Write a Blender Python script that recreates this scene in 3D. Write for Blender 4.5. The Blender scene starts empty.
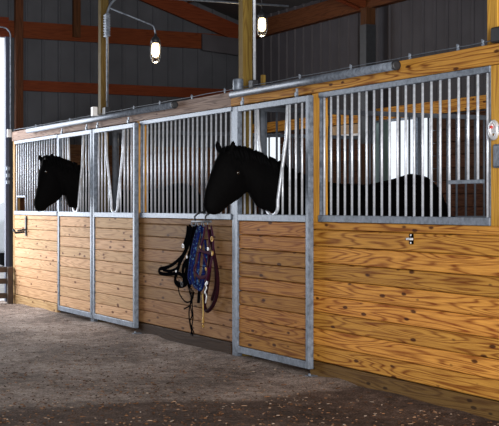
import bpy, bmesh, math, random
from mathutils import Vector, Matrix
random.seed(7)
S = bpy.context.scene
COL = S.collection
# ------------------------------------------------------------------ camera geometry
F = 1270.0; EYE = 1.28; DIST = 4.7; HOR = 205.0
TH = math.atan(637.0 / F); c_, s_ = math.cos(TH), math.sin(TH)

def W(px, py, Y=0.0):
    "point seen at a photo position on the wall-parallel plane y = Y"
    u = px - 249.5
    t = (DIST + Y) / (s_ * F + c_ * u)
    return Vector((t * (-c_ * F + s_ * u), Y, EYE + (HOR - py) * t))
def XF(px, Y=0.0): return W(px, HOR, Y).x
def WX(px, py, X):
    "same on a cross plane x = X"
    u = px - 249.5
    t = X / (-c_ * F + s_ * u)
    return Vector((X, t * (s_ * F + c_ * u) - DIST, EYE + (HOR - py) * t))

# ------------------------------------------------------------------ materials
def newmat(name):
    m = bpy.data.materials.new(name); m.use_nodes = True
    nt = m.node_tree; b = nt.nodes['Principled BSDF']
    return m, nt, b
def N(nt, t, **kw):
    n = nt.nodes.new(t)
    for k, v in kw.items():
        if k.startswith('i_'): n.inputs[k[2:].replace('_', ' ')].default_value = v
        else: setattr(n, k, v)
    return n
def L(nt, a, b): nt.links.new(a, b)
def math_n(nt, op, a, b=None, c=None):
    n = nt.nodes.new('ShaderNodeMath'); n.operation = op
    for i, v in enumerate((a, b, c)):
        if v is None: continue
        if isinstance(v, (int, float)): n.inputs[i].default_value = v
        else: nt.links.new(v, n.inputs[i])
    return n.outputs[0]
def ramp(nt, fac, stops):
    r = nt.nodes.new('ShaderNodeValToRGB'); e = r.color_ramp.elements
    while len(e) > 1: e.remove(e[-1])
    e[0].position = stops[0][0]; e[0].color = (*stops[0][1], 1)
    for p, c in stops[1:]:
        x = e.new(p); x.color = (*c, 1)
    nt.links.new(fac, r.inputs[0]); return r.outputs[0]
def mix(nt, fac, a, b, mode='MIX'):
    n = nt.nodes.new('ShaderNodeMix'); n.data_type = 'RGBA'; n.blend_type = mode
    for sock, v in ((n.inputs[0], fac), (n.inputs[6], a), (n.inputs[7], b)):
        if isinstance(v, (int, float)): sock.default_value = v
        elif isinstance(v, tuple): sock.default_value = (*v, 1)
        else: nt.links.new(v, sock)
    return n.outputs[2]

def wood(name, light, dark, knot, axis='X', grain=1.0, knots=1.0, rough=.6, vary=.25):
    "pine boards: cathedral grain, fine streaks and knots, shifted per board by the 'pid' attribute"
    m, nt, b = newmat(name)
    tc = N(nt, 'ShaderNodeTexCoord'); at = N(nt, 'ShaderNodeAttribute', attribute_name='pid')
    sp = N(nt, 'ShaderNodeSeparateXYZ'); L(nt, tc.outputs['Object'], sp.inputs[0])
    ax = {'X': 0, 'Y': 1, 'Z': 2}[axis]; oth = [i for i in (0, 1, 2) if i != ax]
    cross = [math_n(nt, 'ADD', sp.outputs[oth[0]], 0.0), sp.outputs[oth[1]]]
    along = math_n(nt, 'MULTIPLY_ADD', at.outputs['Fac'], 17.3, sp.outputs[ax])
    def vec(sa, sc, off=0.0):
        n = N(nt, 'ShaderNodeCombineXYZ')
        L(nt, math_n(nt, 'MULTIPLY_ADD', along, sa, off), n.inputs[0])
        L(nt, math_n(nt, 'MULTIPLY', cross[0], sc), n.inputs[1]); L(nt, math_n(nt, 'MULTIPLY', cross[1], sc), n.inputs[2])
        return n.outputs[0]
    n1 = N(nt, 'ShaderNodeTexNoise', i_Scale=1.0, i_Detail=2.0, i_Roughness=.45); L(nt, vec(.55, 9), n1.inputs['Vector'])
    rings = math_n(nt, 'SINE', math_n(nt, 'MULTIPLY', n1.outputs['Fac'], 105.0))
    rings = math_n(nt, 'POWER', math_n(nt, 'MULTIPLY_ADD', rings, .5, .5), 2.8)
    n2 = N(nt, 'ShaderNodeTexNoise', i_Scale=1.0, i_Detail=5.0, i_Roughness=.7); L(nt, vec(3.0, 95, 3.1), n2.inputs['Vector'])
    g = math_n(nt, 'ADD', math_n(nt, 'MULTIPLY', rings, .62 * grain), math_n(nt, 'MULTIPLY_ADD', n2.outputs['Fac'], 1.7 * grain, -.62 * grain))
    g = math_n(nt, 'MINIMUM', math_n(nt, 'MAXIMUM', g, 0.0), 1.0)
    colr = mix(nt, g, light, dark)
    wn = N(nt, 'ShaderNodeTexWhiteNoise', noise_dimensions='1D'); L(nt, at.outputs['Fac'], wn.inputs['W'])
    v = math_n(nt, 'MULTIPLY_ADD', wn.outputs['Value'], vary * 1.6, 1 - vary)
    hs = N(nt, 'ShaderNodeHueSaturation'); L(nt, colr, hs.inputs['Color']); L(nt, v, hs.inputs['Value'])
    hs.inputs['Saturation'].default_value = 1.0
    L(nt, math_n(nt, 'MULTIPLY_ADD', wn.outputs['Value'], -.010, .504), hs.inputs['Hue'])
    vo = N(nt, 'ShaderNodeTexVoronoi', i_Scale=1.0, i_Randomness=1.0); L(nt, vec(5.0, 14.5, 1.7), vo.inputs['Vector'])
    nk = N(nt, 'ShaderNodeTexNoise', i_Scale=1.0, i_Detail=3.0); L(nt, vec(30, 60), nk.inputs['Vector'])
    dist = math_n(nt, 'ADD', vo.outputs['Distance'], math_n(nt, 'MULTIPLY', nk.outputs['Fac'], .1))
    sc = N(nt, 'ShaderNodeSeparateColor'); L(nt, vo.outputs['Color'], sc.inputs[0])
    rad = math_n(nt, 'MULTIPLY', math_n(nt, 'GREATER_THAN', sc.outputs[0], .45), math_n(nt, 'MULTIPLY_ADD', sc.outputs[1], .17, .07))
    kf = N(nt, 'ShaderNodeMapRange', interpolation_type='SMOOTHSTEP'); L(nt, math_n(nt, 'SUBTRACT', dist, rad), kf.inputs[0])
    kf.inputs[1].default_value = -.03; kf.inputs[2].default_value = .07; kf.inputs[3].default_value = .9 * knots; kf.inputs[4].default_value = 0
    out = mix(nt, kf.outputs[0], hs.outputs[0], knot)
    L(nt, out, b.inputs['Base Color']); b.inputs['Roughness'].default_value = rough
    b.inputs['Specular IOR Level'].default_value = .06
    bp = N(nt, 'ShaderNodeBump', i_Strength=.25, i_Distance=.004); L(nt, g, bp.inputs['Height']); L(nt, bp.outputs[0], b.inputs['Normal'])
    return m

def metal(name, c1, c2, rough=.42, scale=14, metallic=.75):
    m, nt, b = newmat(name)
    tc = N(nt, 'ShaderNodeTexCoord'); n = N(nt, 'ShaderNodeTexNoise', i_Scale=scale, i_Detail=6.0, i_Roughness=.65)
    L(nt, tc.outputs['Object'], n.inputs['Vector'])
    L(nt, ramp(nt, n.outputs['Fac'], [(.32, c1), (.68, c2)]), b.inputs['Base Color'])
    b.inputs['Metallic'].default_value = metallic
    L(nt, math_n(nt, 'MULTIPLY_ADD', n.outputs['Fac'], .3, rough - .12), b.inputs['Roughness'])
    return m
def plain(name, col, rough=.6, metallic=0, noise=.15, scale=20, spec=.5):
    m, nt, b = newmat(name)
    tc = N(nt, 'ShaderNodeTexCoord'); n = N(nt, 'ShaderNodeTexNoise', i_Scale=scale, i_Detail=4.0)
    L(nt, tc.outputs['Object'], n.inputs['Vector'])
    lo = tuple(x * (1 - noise) for x in col); hi = tuple(min(1, x * (1 + noise)) for x in col)
    L(nt, ramp(nt, n.outputs['Fac'], [(.3, lo), (.7, hi)]), b.inputs['Base Color'])
    b.inputs['Roughness'].default_value = rough; b.inputs['Metallic'].default_value = metallic
    b.inputs['Specular IOR Level'].default_value = spec
    return m

M = {}
M['pine_gold'] = wood('golden pine', (.76, .37, .072), (.22, .058, .007), (.045, .007, .002), vary=.24)  # front boards tinted per stall section, uneven light put into the colours
M['pine_pale'] = wood('pale pine', (.68, .44, .245), (.33, .165, .07), (.12, .035, .014), grain=.75, vary=.13)  # lit copy: doorway brightness of the far fronts painted into the tone
M['pine_shaded'] = wood('shaded brown pine', (.33, .185, .08), (.15, .065, .025), (.06, .02, .008), grain=.8, vary=.14)  # shaded copy of the boards: dimness of the middle front painted in
M['pine_door'] = wood('orange brown pine', (.46, .22, .052), (.18, .058, .011), (.045, .01, .004), vary=.18)
M['kick_pale'] = wood('pale kick board', (.62, .42, .22), (.34, .18, .07), (.10, .03, .01), vary=.1)
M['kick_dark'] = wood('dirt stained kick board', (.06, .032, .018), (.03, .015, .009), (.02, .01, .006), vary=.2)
M['pine_gold_z'] = wood('golden pine upright', (.74, .41, .07), (.42, .19, .03), (.10, .03, .01), axis='Z', knots=.5)
M['pine_pale_z'] = wood('pale pine upright', (.55, .36, .17), (.3, .16, .06), (.10, .04, .02), axis='Z', knots=.5)
M['kick'] = wood('treated kick board', (.19, .108, .034), (.085, .040, .014), (.03, .015, .008), vary=.2)
M['redbrown'] = wood('red brown framing', (.10, .036, .014), (.055, .018, .008), (.04, .012, .006), vary=.12, knots=.4)
M['redbrown_y'] = wood('red brown girt', (.125, .030, .011), (.075, .017, .007), (.05, .014, .008), axis='Y', vary=.12, knots=.4)
M['redbrown_z'] = wood('red brown upright', (.075, .03, .013), (.04, .016, .008), (.03, .012, .006), axis='Z', vary=.12, knots=.3)
M['olive_z'] = wood('weathered olive post', (.21, .145, .035), (.12, .072, .018), (.08, .03, .012), axis='Z', vary=.1, knots=.3)
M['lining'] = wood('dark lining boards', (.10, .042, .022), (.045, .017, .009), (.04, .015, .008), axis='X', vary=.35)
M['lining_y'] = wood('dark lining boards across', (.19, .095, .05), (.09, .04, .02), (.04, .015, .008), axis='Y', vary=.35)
M['galv'] = metal('galvanised steel', (.08, .10, .135), (.24, .28, .35), .45, 26, .35)
M['galv_bar'] = metal('bright galvanised bar', (.52, .56, .65), (.80, .85, .94), .36, 30, .4)
M['hookbar'] = metal('tarnished hook steel', (.09, .10, .12), (.20, .22, .25), .5, 30, .3)
M['galv_dark'] = metal('darkened steel', (.07, .085, .11), (.13, .15, .19), .6, 20, .3)  # darker steel copy: stall shade put into the partition bars; wire uses it too
M['siding'] = plain('grey metal siding', (.047, .044, .052), .65, 0, .12, 3, spec=.15)
M['siding_in'] = plain('grey end wall siding', (.052, .055, .066), .65, 0, .12, 3, spec=.15)
M['roofing'] = plain('roof sheet underside', (.04, .035, .038), .7, .2, .1, 3)
M['black'] = plain('black webbing', (.0025, .0025, .0035), .9, spec=.0)
M['dark'] = plain('dark metal', (.03, .032, .038), .5, .4)
M['white'] = plain('white paint', (.75, .76, .80), .4, 0, .04)
M['carpaint'] = plain('silver white car paint', (.62, .65, .70), .25, .2, .03)
M['tyre'] = plain('tyre rubber', (.02, .02, .022), .8)
M['carglass'] = plain('tinted car glass', (.10, .12, .14), .1, 0, .05)
M['redlens'] = plain('red lamp lens', (.6, .03, .02), .2)
M['maroon'] = plain('maroon webbing', (.040, .003, .022), .85, spec=.08)
M['darkmaroon'] = plain('dark maroon rope', (.016, .003, .006), .85, noise=.4, scale=70, spec=.06)
M['brass'] = plain('brass', (.45, .27, .06), .4, .6)
M['yellowrope'] = plain('yellow leather', (.50, .32, .07), .6)
M['silver'] = plain('bright silver', (.75, .77, .82), .35, .5)
M['jambblue'] = plain('dark blue metal door jamb', (.035, .045, .085), .5, .2)
M['brownboard'] = plain('dark brown board', (.05, .026, .014), .7, noise=.35)
M['red'] = plain('red enamel', (.55, .03, .02), .35)
M['teal'] = plain('grey green shutter', (.16, .24, .25), .6, noise=.08)
M['frost'] = plain('tan header', (.38, .24, .12), .6)

def rope_mat():
    m, nt, b = newmat('blue flecked rope')
    tc = N(nt, 'ShaderNodeTexCoord'); v = N(nt, 'ShaderNodeTexVoronoi', i_Scale=75.0); L(nt, tc.outputs['Object'], v.inputs['Vector'])
    sc = N(nt, 'ShaderNodeSeparateColor'); L(nt, v.outputs['Color'], sc.inputs[0])
    L(nt, ramp(nt, sc.outputs[0], [(0, (.002, .004, .035)), (.5, (.003, .009, .08)), (.86, (.005, .014, .12)), (.9, (.05, .12, .22)), (1, (.09, .18, .28))]), b.inputs['Base Color'])
    b.inputs['Roughness'].default_value = .8; b.inputs['Specular IOR Level'].default_value = .1
    return m
M['bluerope'] = rope_mat()
def hide_mat(name, base):
    m, nt, b = newmat(name)
    tc = N(nt, 'ShaderNodeTexCoord'); n = N(nt, 'ShaderNodeTexNoise', i_Scale=60.0, i_Detail=5.0); L(nt, tc.outputs['Object'], n.inputs['Vector'])
    L(nt, ramp(nt, n.outputs['Fac'], [(.3, tuple(x * .6 for x in base)), (.7, base)]), b.inputs['Base Color'])
    b.inputs['Roughness'].default_value = .75; b.inputs['Specular IOR Level'].default_value = .04
    bp = N(nt, 'ShaderNodeBump', i_Strength=.2, i_Distance=.004); L(nt, n.outputs['Fac'], bp.inputs['Height']); L(nt, bp.outputs[0], b.inputs['Normal'])
    return m
M['hide'] = hide_mat('black horse coat', (.0018, .0017, .002))
M['hair'] = hide_mat('black horse hair', (.002, .002, .0025))
M['eye'] = plain('horse eye', (.01, .006, .004), .06, spec=.8)
def bulb_mat():
    m, nt, b = newmat('lit bulb glass')
    b.inputs['Base Color'].default_value = (1, .8, .5, 1)
    b.inputs['Emission Color'].default_value = (1, .74, .42, 1); b.inputs['Emission Strength'].default_value = 5
    return m
M['bulb'] = bulb_mat()
def glass_mat():
    m, nt, b = newmat('clear jar glass')
    b.inputs['Base Color'].default_value = (1, .95, .85, 1); b.inputs['Transmission Weight'].default_value = 1
    b.inputs['Roughness'].default_value = .05; b.inputs['IOR'].default_value = 1.15
    return m
M['glass'] = glass_mat()
def pane_mat():
    m, nt, b = newmat('milky window pane')
    b.inputs['Base Color'].default_value = (.95, .97, 1, 1); b.inputs['Transmission Weight'].default_value = 1
    b.inputs['Roughness'].default_value = .05; b.inputs['IOR'].default_value = 1.05
    return m
M['pane'] = pane_mat()
def floor_mat():
    m, nt, b = newmat('packed barn dirt')
    tc = N(nt, 'ShaderNodeTexCoord'); P = tc.outputs['Object']
    big = N(nt, 'ShaderNodeTexNoise', i_Scale=.9, i_Detail=4.0, i_Roughness=.6); L(nt, P, big.inputs['Vector'])
    mid = N(nt, 'ShaderNodeTexNoise', i_Scale=9.0, i_Detail=6.0, i_Roughness=.7); L(nt, P, mid.inputs['Vector'])
    fine = N(nt, 'ShaderNodeTexNoise', i_Scale=70.0, i_Detail=5.0, i_Roughness=.75); L(nt, P, fine.inputs['Vector'])
    g = math_n(nt, 'ADD', math_n(nt, 'MULTIPLY', big.outputs['Fac'], .28), math_n(nt, 'ADD', math_n(nt, 'MULTIPLY', mid.outputs['Fac'], .28), math_n(nt, 'MULTIPLY', fine.outputs['Fac'], .48)))
    base = ramp(nt, g, [(.42, (.055, .041, .034)), (.53, (.29, .23, .20)), (.61, (.60, .51, .46))])
    # wood chips and straw bits
    vo = N(nt, 'ShaderNodeTexVoronoi', i_Scale=26.0); L(nt, P, vo.inputs['Vector'])
    sc = N(nt, 'ShaderNodeSeparateColor'); L(nt, vo.outputs['Color'], sc.inputs[0])
    chip = math_n(nt, 'MULTIPLY', math_n(nt, 'LESS_THAN', vo.outputs['Distance'], .30), math_n(nt, 'GREATER_THAN', sc.outputs[0], .90))
    base = mix(nt, math_n(nt, 'MULTIPLY', chip, .7), base, (.33, .20, .11))
    # darker strip near the camera: world position decides
    sp = N(nt, 'ShaderNodeSeparateXYZ'); L(nt, P, sp.inputs[0])
    wob = N(nt, 'ShaderNodeTexNoise', i_Scale=1.1, i_Detail=5.0, i_Roughness=.6); L(nt, P, wob.inputs['Vector'])
    # signed distance across the strip edge line
    a = W2F[0]; bb = W2F[1]
    dx, dy = bb.x - a.x, bb.y - a.y; ln = math.hypot(dx, dy); nx, ny = -dy / ln, dx / ln
    d = math_n(nt, 'ADD', math_n(nt, 'MULTIPLY', math_n(nt, 'SUBTRACT', sp.outputs[0], a.x), nx), math_n(nt, 'MULTIPLY', math_n(nt, 'SUBTRACT', sp.outputs[1], a.y), ny))
    d = math_n(nt, 'ADD', d, math_n(nt, 'MULTIPLY_ADD', wob.outputs['Fac'], 1.0, -.5))
    mr = N(nt, 'ShaderNodeMapRange', interpolation_type='SMOOTHSTEP'); L(nt, d, mr.inputs[0])
    mr.inputs[1].default_value = -.12; mr.inputs[2].default_value = .22
    dark = mix(nt, 1.0, base, (.36, .30, .27), 'MULTIPLY')
    flip = W2F[2]
    out = mix(nt, mr.outputs[0], base, dark) if flip > 0 else mix(nt, mr.outputs[0], dark, base)
    L(nt, out, b.inputs['Base Color']); b.inputs['Roughness'].default_value = .95; b.inputs['Specular IOR Level'].default_value = .1
    bp = N(nt, 'ShaderNodeBump', i_Strength=.7, i_Distance=.012); L(nt, g, bp.inputs['Height']); L(nt, bp.outputs[0], b.inputs['Normal'])
    return m
def floor_pt(px, py):
    t = EYE / (py - HOR); u = px - 249.5
    return Vector((t * (-c_ * F + s_ * u), t * (s_ * F + c_ * u) - DIST, 0))
_a, _b = floor_pt(40, 408), floor_pt(420, 386)
_cam = Vector((0, -DIST, 0)); _dx, _dy = _b.x - _a.x, _b.y - _a.y
_side = (-_dy) * (_cam.x - _a.x) + _dx * (_cam.y - _a.y)
W2F = (_a, _b, _side)
M['dirt'] = floor_mat()
M['gravel'] = plain('pale outdoor gravel', (.55, .53, .52), .9, noise=.2, scale=8)

# ------------------------------------------------------------------ mesh helpers
class MB:
    def __init__(s): s.bm = bmesh.new(); s.pid = s.bm.faces.layers.float.new('pid'); s.k = random.random() * 5
    def _tag(s, fs, pid=None):
        for f in fs: f[s.pid] = s.k if pid is None else pid
    def box(s, a, b, bevel=0.0, pid=None):
        lo = [min(a[i], b[i]) for i in range(3)]; hi = [max(a[i], b[i]) for i in range(3)]
        cx = [(lo[i] + hi[i]) / 2 for i in range(3)]; sz = [hi[i] - lo[i] for i in range(3)]
        r = bmesh.ops.create_cube(s.bm, size=1.0, matrix=Matrix.Translation(cx) @ Matrix.Diagonal((*sz, 1)))
        vs = r['verts']
        if bevel:
            es = list({e for v in vs for e in v.link_edges})
            rr = bmesh.ops.bevel(s.bm, geom=es, offset=bevel, segments=1, affect='EDGES', profile=.5)
            s._tag(rr['faces'], pid); vs = rr['verts']
        s._tag({f for v in vs for f in v.link_faces}, pid); return s
    def obox(s, p, q, w, h, up=(0, 0, 1)):
        "bar of section w x h from p to q"
        p, q = Vector(p), Vector(q); d = (q - p); ln = d.length; d.normalize()
        u = Vector(up); r = d.cross(u).normalized(); u = r.cross(d)
        vs = []
        for e in (p, q):
            for (i, j) in ((-1, -1), (1, -1), (1, 1), (-1, 1)):
                vs.append(s.bm.verts.new(e + r * (i * w / 2) + u * (j * h / 2)))
        fs = [s.bm.faces.new([vs[i] for i in f]) for f in ((0, 1, 2, 3), (7, 6, 5, 4), (0, 4, 5, 1), (1, 5, 6, 2), (2, 6, 7, 3), (3, 7, 4, 0))]
        s._tag(fs); return s
    def tube(s, pts, r, seg=10, closed=False, flat=None):
        "round tube (or flat strap: flat = half thickness along y) through points"
        pts = [Vector(p) for p in pts]; n = len(pts); rings = []
        prev = None
        for i, p in enumerate(pts):
            if closed: d = pts[(i + 1) % n] - pts[i - 1]
            else: d = pts[min(i + 1, n - 1)] - pts[max(i - 1, 0)]
            d.normalize()
            if flat is not None:
                ref = Vector((0, 1, 0)); u = d.cross(ref)
                if u.length < .2: u = prev or Vector((1, 0, 0))
                u.normalize(); prev = u; v = u.cross(d).normalized()
            else:
                if prev is None: prev = d.orthogonal().normalized()
                u = (prev - d * prev.dot(d)).normalized(); prev = u; v = d.cross(u)
            rr = r[i] if isinstance(r, (list, tuple)) else r
            rb = flat if flat is not None else rr
            rings.append([s.bm.verts.new(p + u * (rr * math.cos(a)) + v * (rb * math.sin(a))) for a in [2 * math.pi * k / seg for k in range(seg)]])
        fs = []
        for i in range(n if closed else n - 1):
            A, B = rings[i], rings[(i + 1) % n]
            for k in range(seg): fs.append(s.bm.faces.new((A[k], A[(k + 1) % seg], B[(k + 1) % seg], B[k])))
        for f in fs: f.smooth = True
        if not closed:
            fs.append(s.bm.faces.new(rings[0][::-1])); fs.append(s.bm.faces.new(rings[-1]))
        s._tag(fs); return s
    def lathe(s, c, prof, seg=16, axis='Z'):
        c = Vector(c); rings = []
        for (r, z) in prof:
            ring = []
            for k in range(seg):
                a = 2 * math.pi * k / seg; q = (r * math.cos(a), r * math.sin(a), z)
                if axis == 'X': q = (z, r * math.cos(a), r * math.sin(a))
                if axis == 'Y': q = (r * math.cos(a), z, r * math.sin(a))
                ring.append(s.bm.verts.new(c + Vector(q)))
            rings.append(ring)
        fs = []
        for A, B in zip(rings, rings[1:]):
            for k in range(seg): fs.append(s.bm.faces.new((A[k], A[(k + 1) % seg], B[(k + 1) % seg], B[k])))
        for f in fs: f.smooth = True
        fs.append(s.bm.faces.new(rings[0][::-1])); fs.append(s.bm.faces.new(rings[-1]))
        s._tag(fs); return s
    def prism(s, poly, vec):
        a = [s.bm.verts.new(Vector(p)) for p in poly]; b = [s.bm.verts.new(Vector(p) + Vector(vec)) for p in poly]
        n = len(a); fs = [s.bm.faces.new(a), s.bm.faces.new(b[::-1])]
        for i in range(n): fs.append(s.bm.faces.new((a[i], b[i], b[(i + 1) % n], a[(i + 1) % n])))
        s._tag(fs); return s
    def loft(s, rings, cap=True):
        R = [[s.bm.verts.new(p) for p in r] for r in rings]; fs = []
        for A, B in zip(R, R[1:]):
            n = len(A)
            for k in range(n): fs.append(s.bm.faces.new((A[k], A[(k + 1) % n], B[(k + 1) % n], B[k])))
        if cap: fs += [s.bm.faces.new(R[0][::-1]), s.bm.faces.new(R[-1])]
        for f in fs: f.smooth = True
        s._tag(fs); return s

def world_loc(o):
    v = Vector((0, 0, 0))
    while o: v += o.location; o = o.parent
    return v
def make(name, mb, mat, parent=None, origin=None):
    bm = mb.bm
    bmesh.ops.recalc_face_normals(bm, faces=bm.faces[:])
    xs = [v.co for v in bm.verts]
    lo = Vector([min(v[i] for v in xs) for i in range(3)]); hi = Vector([max(v[i] for v in xs) for i in range(3)])
    o = Vector(origin) if origin is not None else Vector(((lo.x + hi.x) / 2, (lo.y + hi.y) / 2, lo.z))
    bmesh.ops.translate(bm, vec=-o, verts=bm.verts[:])
    me = bpy.data.meshes.new(name); bm.to_mesh(me); bm.free()
    ob = bpy.data.objects.new(name, me); COL.objects.link(ob)
    me.materials.append(M[mat] if isinstance(mat, str) else mat)
    if parent is not None: ob.parent = parent; ob.location = o - world_loc(parent)
    else: ob.location = o
    return ob
def tag(o, label, cat, group=None, kind=None):
    o['label'] = label; o['category'] = cat
    if group: o['group'] = group
    if kind: o['kind'] = kind
    return o
def thing(name, loc, label, cat, group=None):
    o = bpy.data.objects.new(name, None); COL.objects.link(o); o.location = loc; o.empty_display_size = .1
    return tag(o, label, cat, group)
def struct(name, mb, mat):
    o = make(name, mb, mat); o['kind'] = 'structure'; return o
def copy_to(o, parent, loc):
    c = o.copy(); COL.objects.link(c); c.parent = parent; c.location = loc; return c

# ------------------------------------------------------------------ key positions
X_END = -16.5; Y_SIDE = 3.45; X_AB = -13.0; X_BC = -9.5; X_CD = XF(494)
Z_SILL0, Z_SILL1 = 1.155, 1.205; Z_TOP0, Z_TOP1 = 2.075, 2.125; Z_BEAM = 2.24
def roof_z(y): return 3.93 + .325 * (Y_SIDE - y)     # underside of sheet
RIDGE = -2.4

# ------------------------------------------------------------------ setting
fl = MB()
nx_, ny_ = 150, 110
x0, x1, y0, y1 = -16.56, 4.0, -8.6, 3.6
grid = []
from mathutils import noise as mn
for j in range(ny_ + 1):
    row = []
    for i in range(nx_ + 1):
        x = x0 + (x1 - x0) * i / nx_; y = y0 + (y1 - y0) * j / ny_
        z = .022 * mn.noise(Vector((x * .9, y * .9, 0))) + .010 * mn.noise(Vector((x * 4, y * 4, 3)))
        bank = max(0, 1 - abs(y + .02) / .30)     # dirt banked up against the stall fronts
        z += .045 * bank * (0.6 + .8 * mn.noise(Vector((x * 1.7, 5, 0)))) if y < .1 else 0
        row.append(fl.bm.verts.new((x, y, z - .012)))
    grid.append(row)
for j in range(ny_):
    for i in range(nx_):
        f = fl.bm.faces.new((grid[j][i], grid[j][i + 1], grid[j + 1][i + 1], grid[j + 1][i])); f.smooth = True
# opposite side and near end close the aisle
o = make('floor', fl, 'dirt', origin=(0, 0, 0)); o['kind'] = 'structure'
g = MB().box((-70, -40, -.10), (-16.57, 30, -.04)); struct('ground', g, 'gravel')

def siding_panel(axis, fixed, lo, hi, ztop, inward, pitch=.23, holes=()):
    "ribbed sheet as one mesh; ztop(t) gives its upper edge; holes are (t0,t1,z0,z1)"
    mb = MB(); n = int(round((hi - lo) / pitch)); pitch = (hi - lo) / n
    cuts = {lo, hi}
    for h in holes: cuts |= {h[0], h[1]}
    ts = []
    for k in range(n + 1):
        t = lo + k * pitch
        for dt, d in ((-.022, 0), (-.012, .02), (.012, .02), (.022, 0)):
            if lo <= t + dt <= hi: ts.append((t + dt, d))
    ts += [(c, 0) for c in cuts]; ts = sorted(set(ts))
    def pt(t, d, z):
        return (t, fixed + inward * d, z) if axis == 'X' else (fixed + inward * d, t, z)
    for (ta, da), (tb, db) in zip(ts, ts[1:]):
        if tb - ta < 1e-6: continue
        tm = (ta + tb) / 2; spans = [(-.05, None)]
        for h in holes:
            if h[0] <= tm <= h[1]:
                spans = [(-.05, h[2]), (h[3], None)]
        for za, zb in spans:
            a1 = ztop(ta) if zb is None else zb; b1 = ztop(tb) if zb is None else zb
            if a1 <= za: continue
            v = [mb.bm.verts.new(p) for p in (pt(ta, da, za), pt(tb, db, za), pt(tb, db, b1), pt(ta, da, a1))]
            back = [mb.bm.verts.new(p) for p in (pt(ta, -.03, za), pt(tb, -.03, za), pt(tb, -.03, b1), pt(ta, -.03, a1))]
            mb.bm.faces.new(v); mb.bm.faces.new(back[::-1])
            for e in range(4): mb.bm.faces.new((v[e], back[e], back[(e + 1) % 4], v[(e + 1) % 4]))
    return mb
def roofline(y): return roof_z(y) if y > RIDGE else roof_z(2 * RIDGE - y)
DOOR_TOP = 3.50; Y_JAMB = -.02
w = siding_panel('Y', X_END, -8.25, Y_SIDE, roofline, 1, holes=[(-4.6, Y_JAMB, -.06, DOOR_TOP)])
struct('wall_end', w, 'siding_in')
# side wall with three stall windows
win = []
def win_span(pxa, pxb): return XF(pxa, Y_SIDE), XF(pxb, Y_SIDE)
wins = [(win_span(369, 437), 1.30, 2.26), (win_span(255, 284), 1.30, 2.22)]
w = siding_panel('X', Y_SIDE, X_END, 4.0, lambda t: 3.95, -1, holes=[(a[0], a[1], z0, z1) for a, z0, z1 in wins])
struct('wall_side', w, 'siding')
w = siding_panel('X', -8.45, X_END, 4.0, lambda t: roofline(-8.45), 1); struct('wall_opposite', w, 'siding')
w = siding_panel('Y', 4.0, -8.4, Y_SIDE, roofline, -1, holes=[(-7.6, -1.0, -.06, 3.4)]); struct('wall_near', w, 'siding_in')
# roof: two slopes of ribbed sheet
w = MB()
for (ya, yb) in ((Y_SIDE + .4, RIDGE), (RIDGE, -8.6)):
    za, zb = roofline(ya), roofline(yb)
    w.prism([(X_END - .4, ya, za), (X_END - .4, yb, zb), (X_END - .4, yb, zb + .03), (X_END - .4, ya, za + .03)], (21.0, 0, 0))
struct('ceiling', w, 'roofing')
# girts on end wall
tn = [0]
def trim(mb, mat):
    tn[0] += 1; return struct('trim_%d' % tn[0], mb, mat)
trim(MB().box((X_END + .03, Y_JAMB, 3.50), (X_END + .075, Y_SIDE - .02, 3.72)), 'redbrown_y')
trim(MB().box((X_END + .03, .1, 2.80), (X_END + .075, Y_SIDE - .02, 2.94)), 'redbrown_y')
# header above the aisle door
trim(MB().box((X_END + .03, -4.6, 3.505), (X_END + .075, Y_JAMB, 3.76)), 'redbrown_y')
# stub upright above top girt
a = WX(73, 0, X_END + .1).y; b = WX(80, 0, X_END + .1).y
trim(MB().box((X_END + .076, a, 3.55), (X_END + .13, b, roof_z(b) - .02)), 'redbrown_z')
# side wall girts and eave carrier
trim(MB().box((X_END + .1, Y_SIDE - .07, 2.28), (2.4, Y_SIDE - .025, 2.42)), M['pine_gold'])
trim(MB().box((X_END + .1, Y_SIDE - .12, 3.62), (2.4, Y_SIDE - .03, 3.85)), 'redbrown')
# rafters at end wall and each frame line, purlins along the roof
def rafter(X, w=.05, d=.24):
    mb = MB(); ya, yb = Y_SIDE - .02, RIDGE
    za, zb = roof_z(ya) - .10, roof_z(yb) - .10
    mb.prism([(X, ya, za - d), (X, yb, zb - d), (X, yb, zb), (X, ya, za)], (w, 0, 0))
    return trim(mb, 'redbrown_y')
rafter(X_END + .08); rafter(X_AB - .11); rafter(X_AB + .03)
rafter(X_BC - .02); rafter(X_CD - .02)
# knee brace/gusset in the far corner
trim(MB().prism([(X_END + .135, 2.75, 3.47), (X_END + .135, 3.38, 3.42), (X_END + .135, 3.38, 3.66), (X_END + .135, 2.75, 3.70)], (.03, 0, 0)), 'siding')
for y in (2.55, 1.55, .55, -.45, -1.45):
    z = roof_z(y) - .095
    trim(MB().box((X_END + .14, y - .02, z), (2.4, y + .02, z + .085)), 'redbrown')
# door jamb strip of the aisle opening
trim(MB().box((X_END + .03, Y_JAMB - .045, -.02), (X_END + .09, Y_JAMB, 3.50)), 'jambblue')
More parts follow.
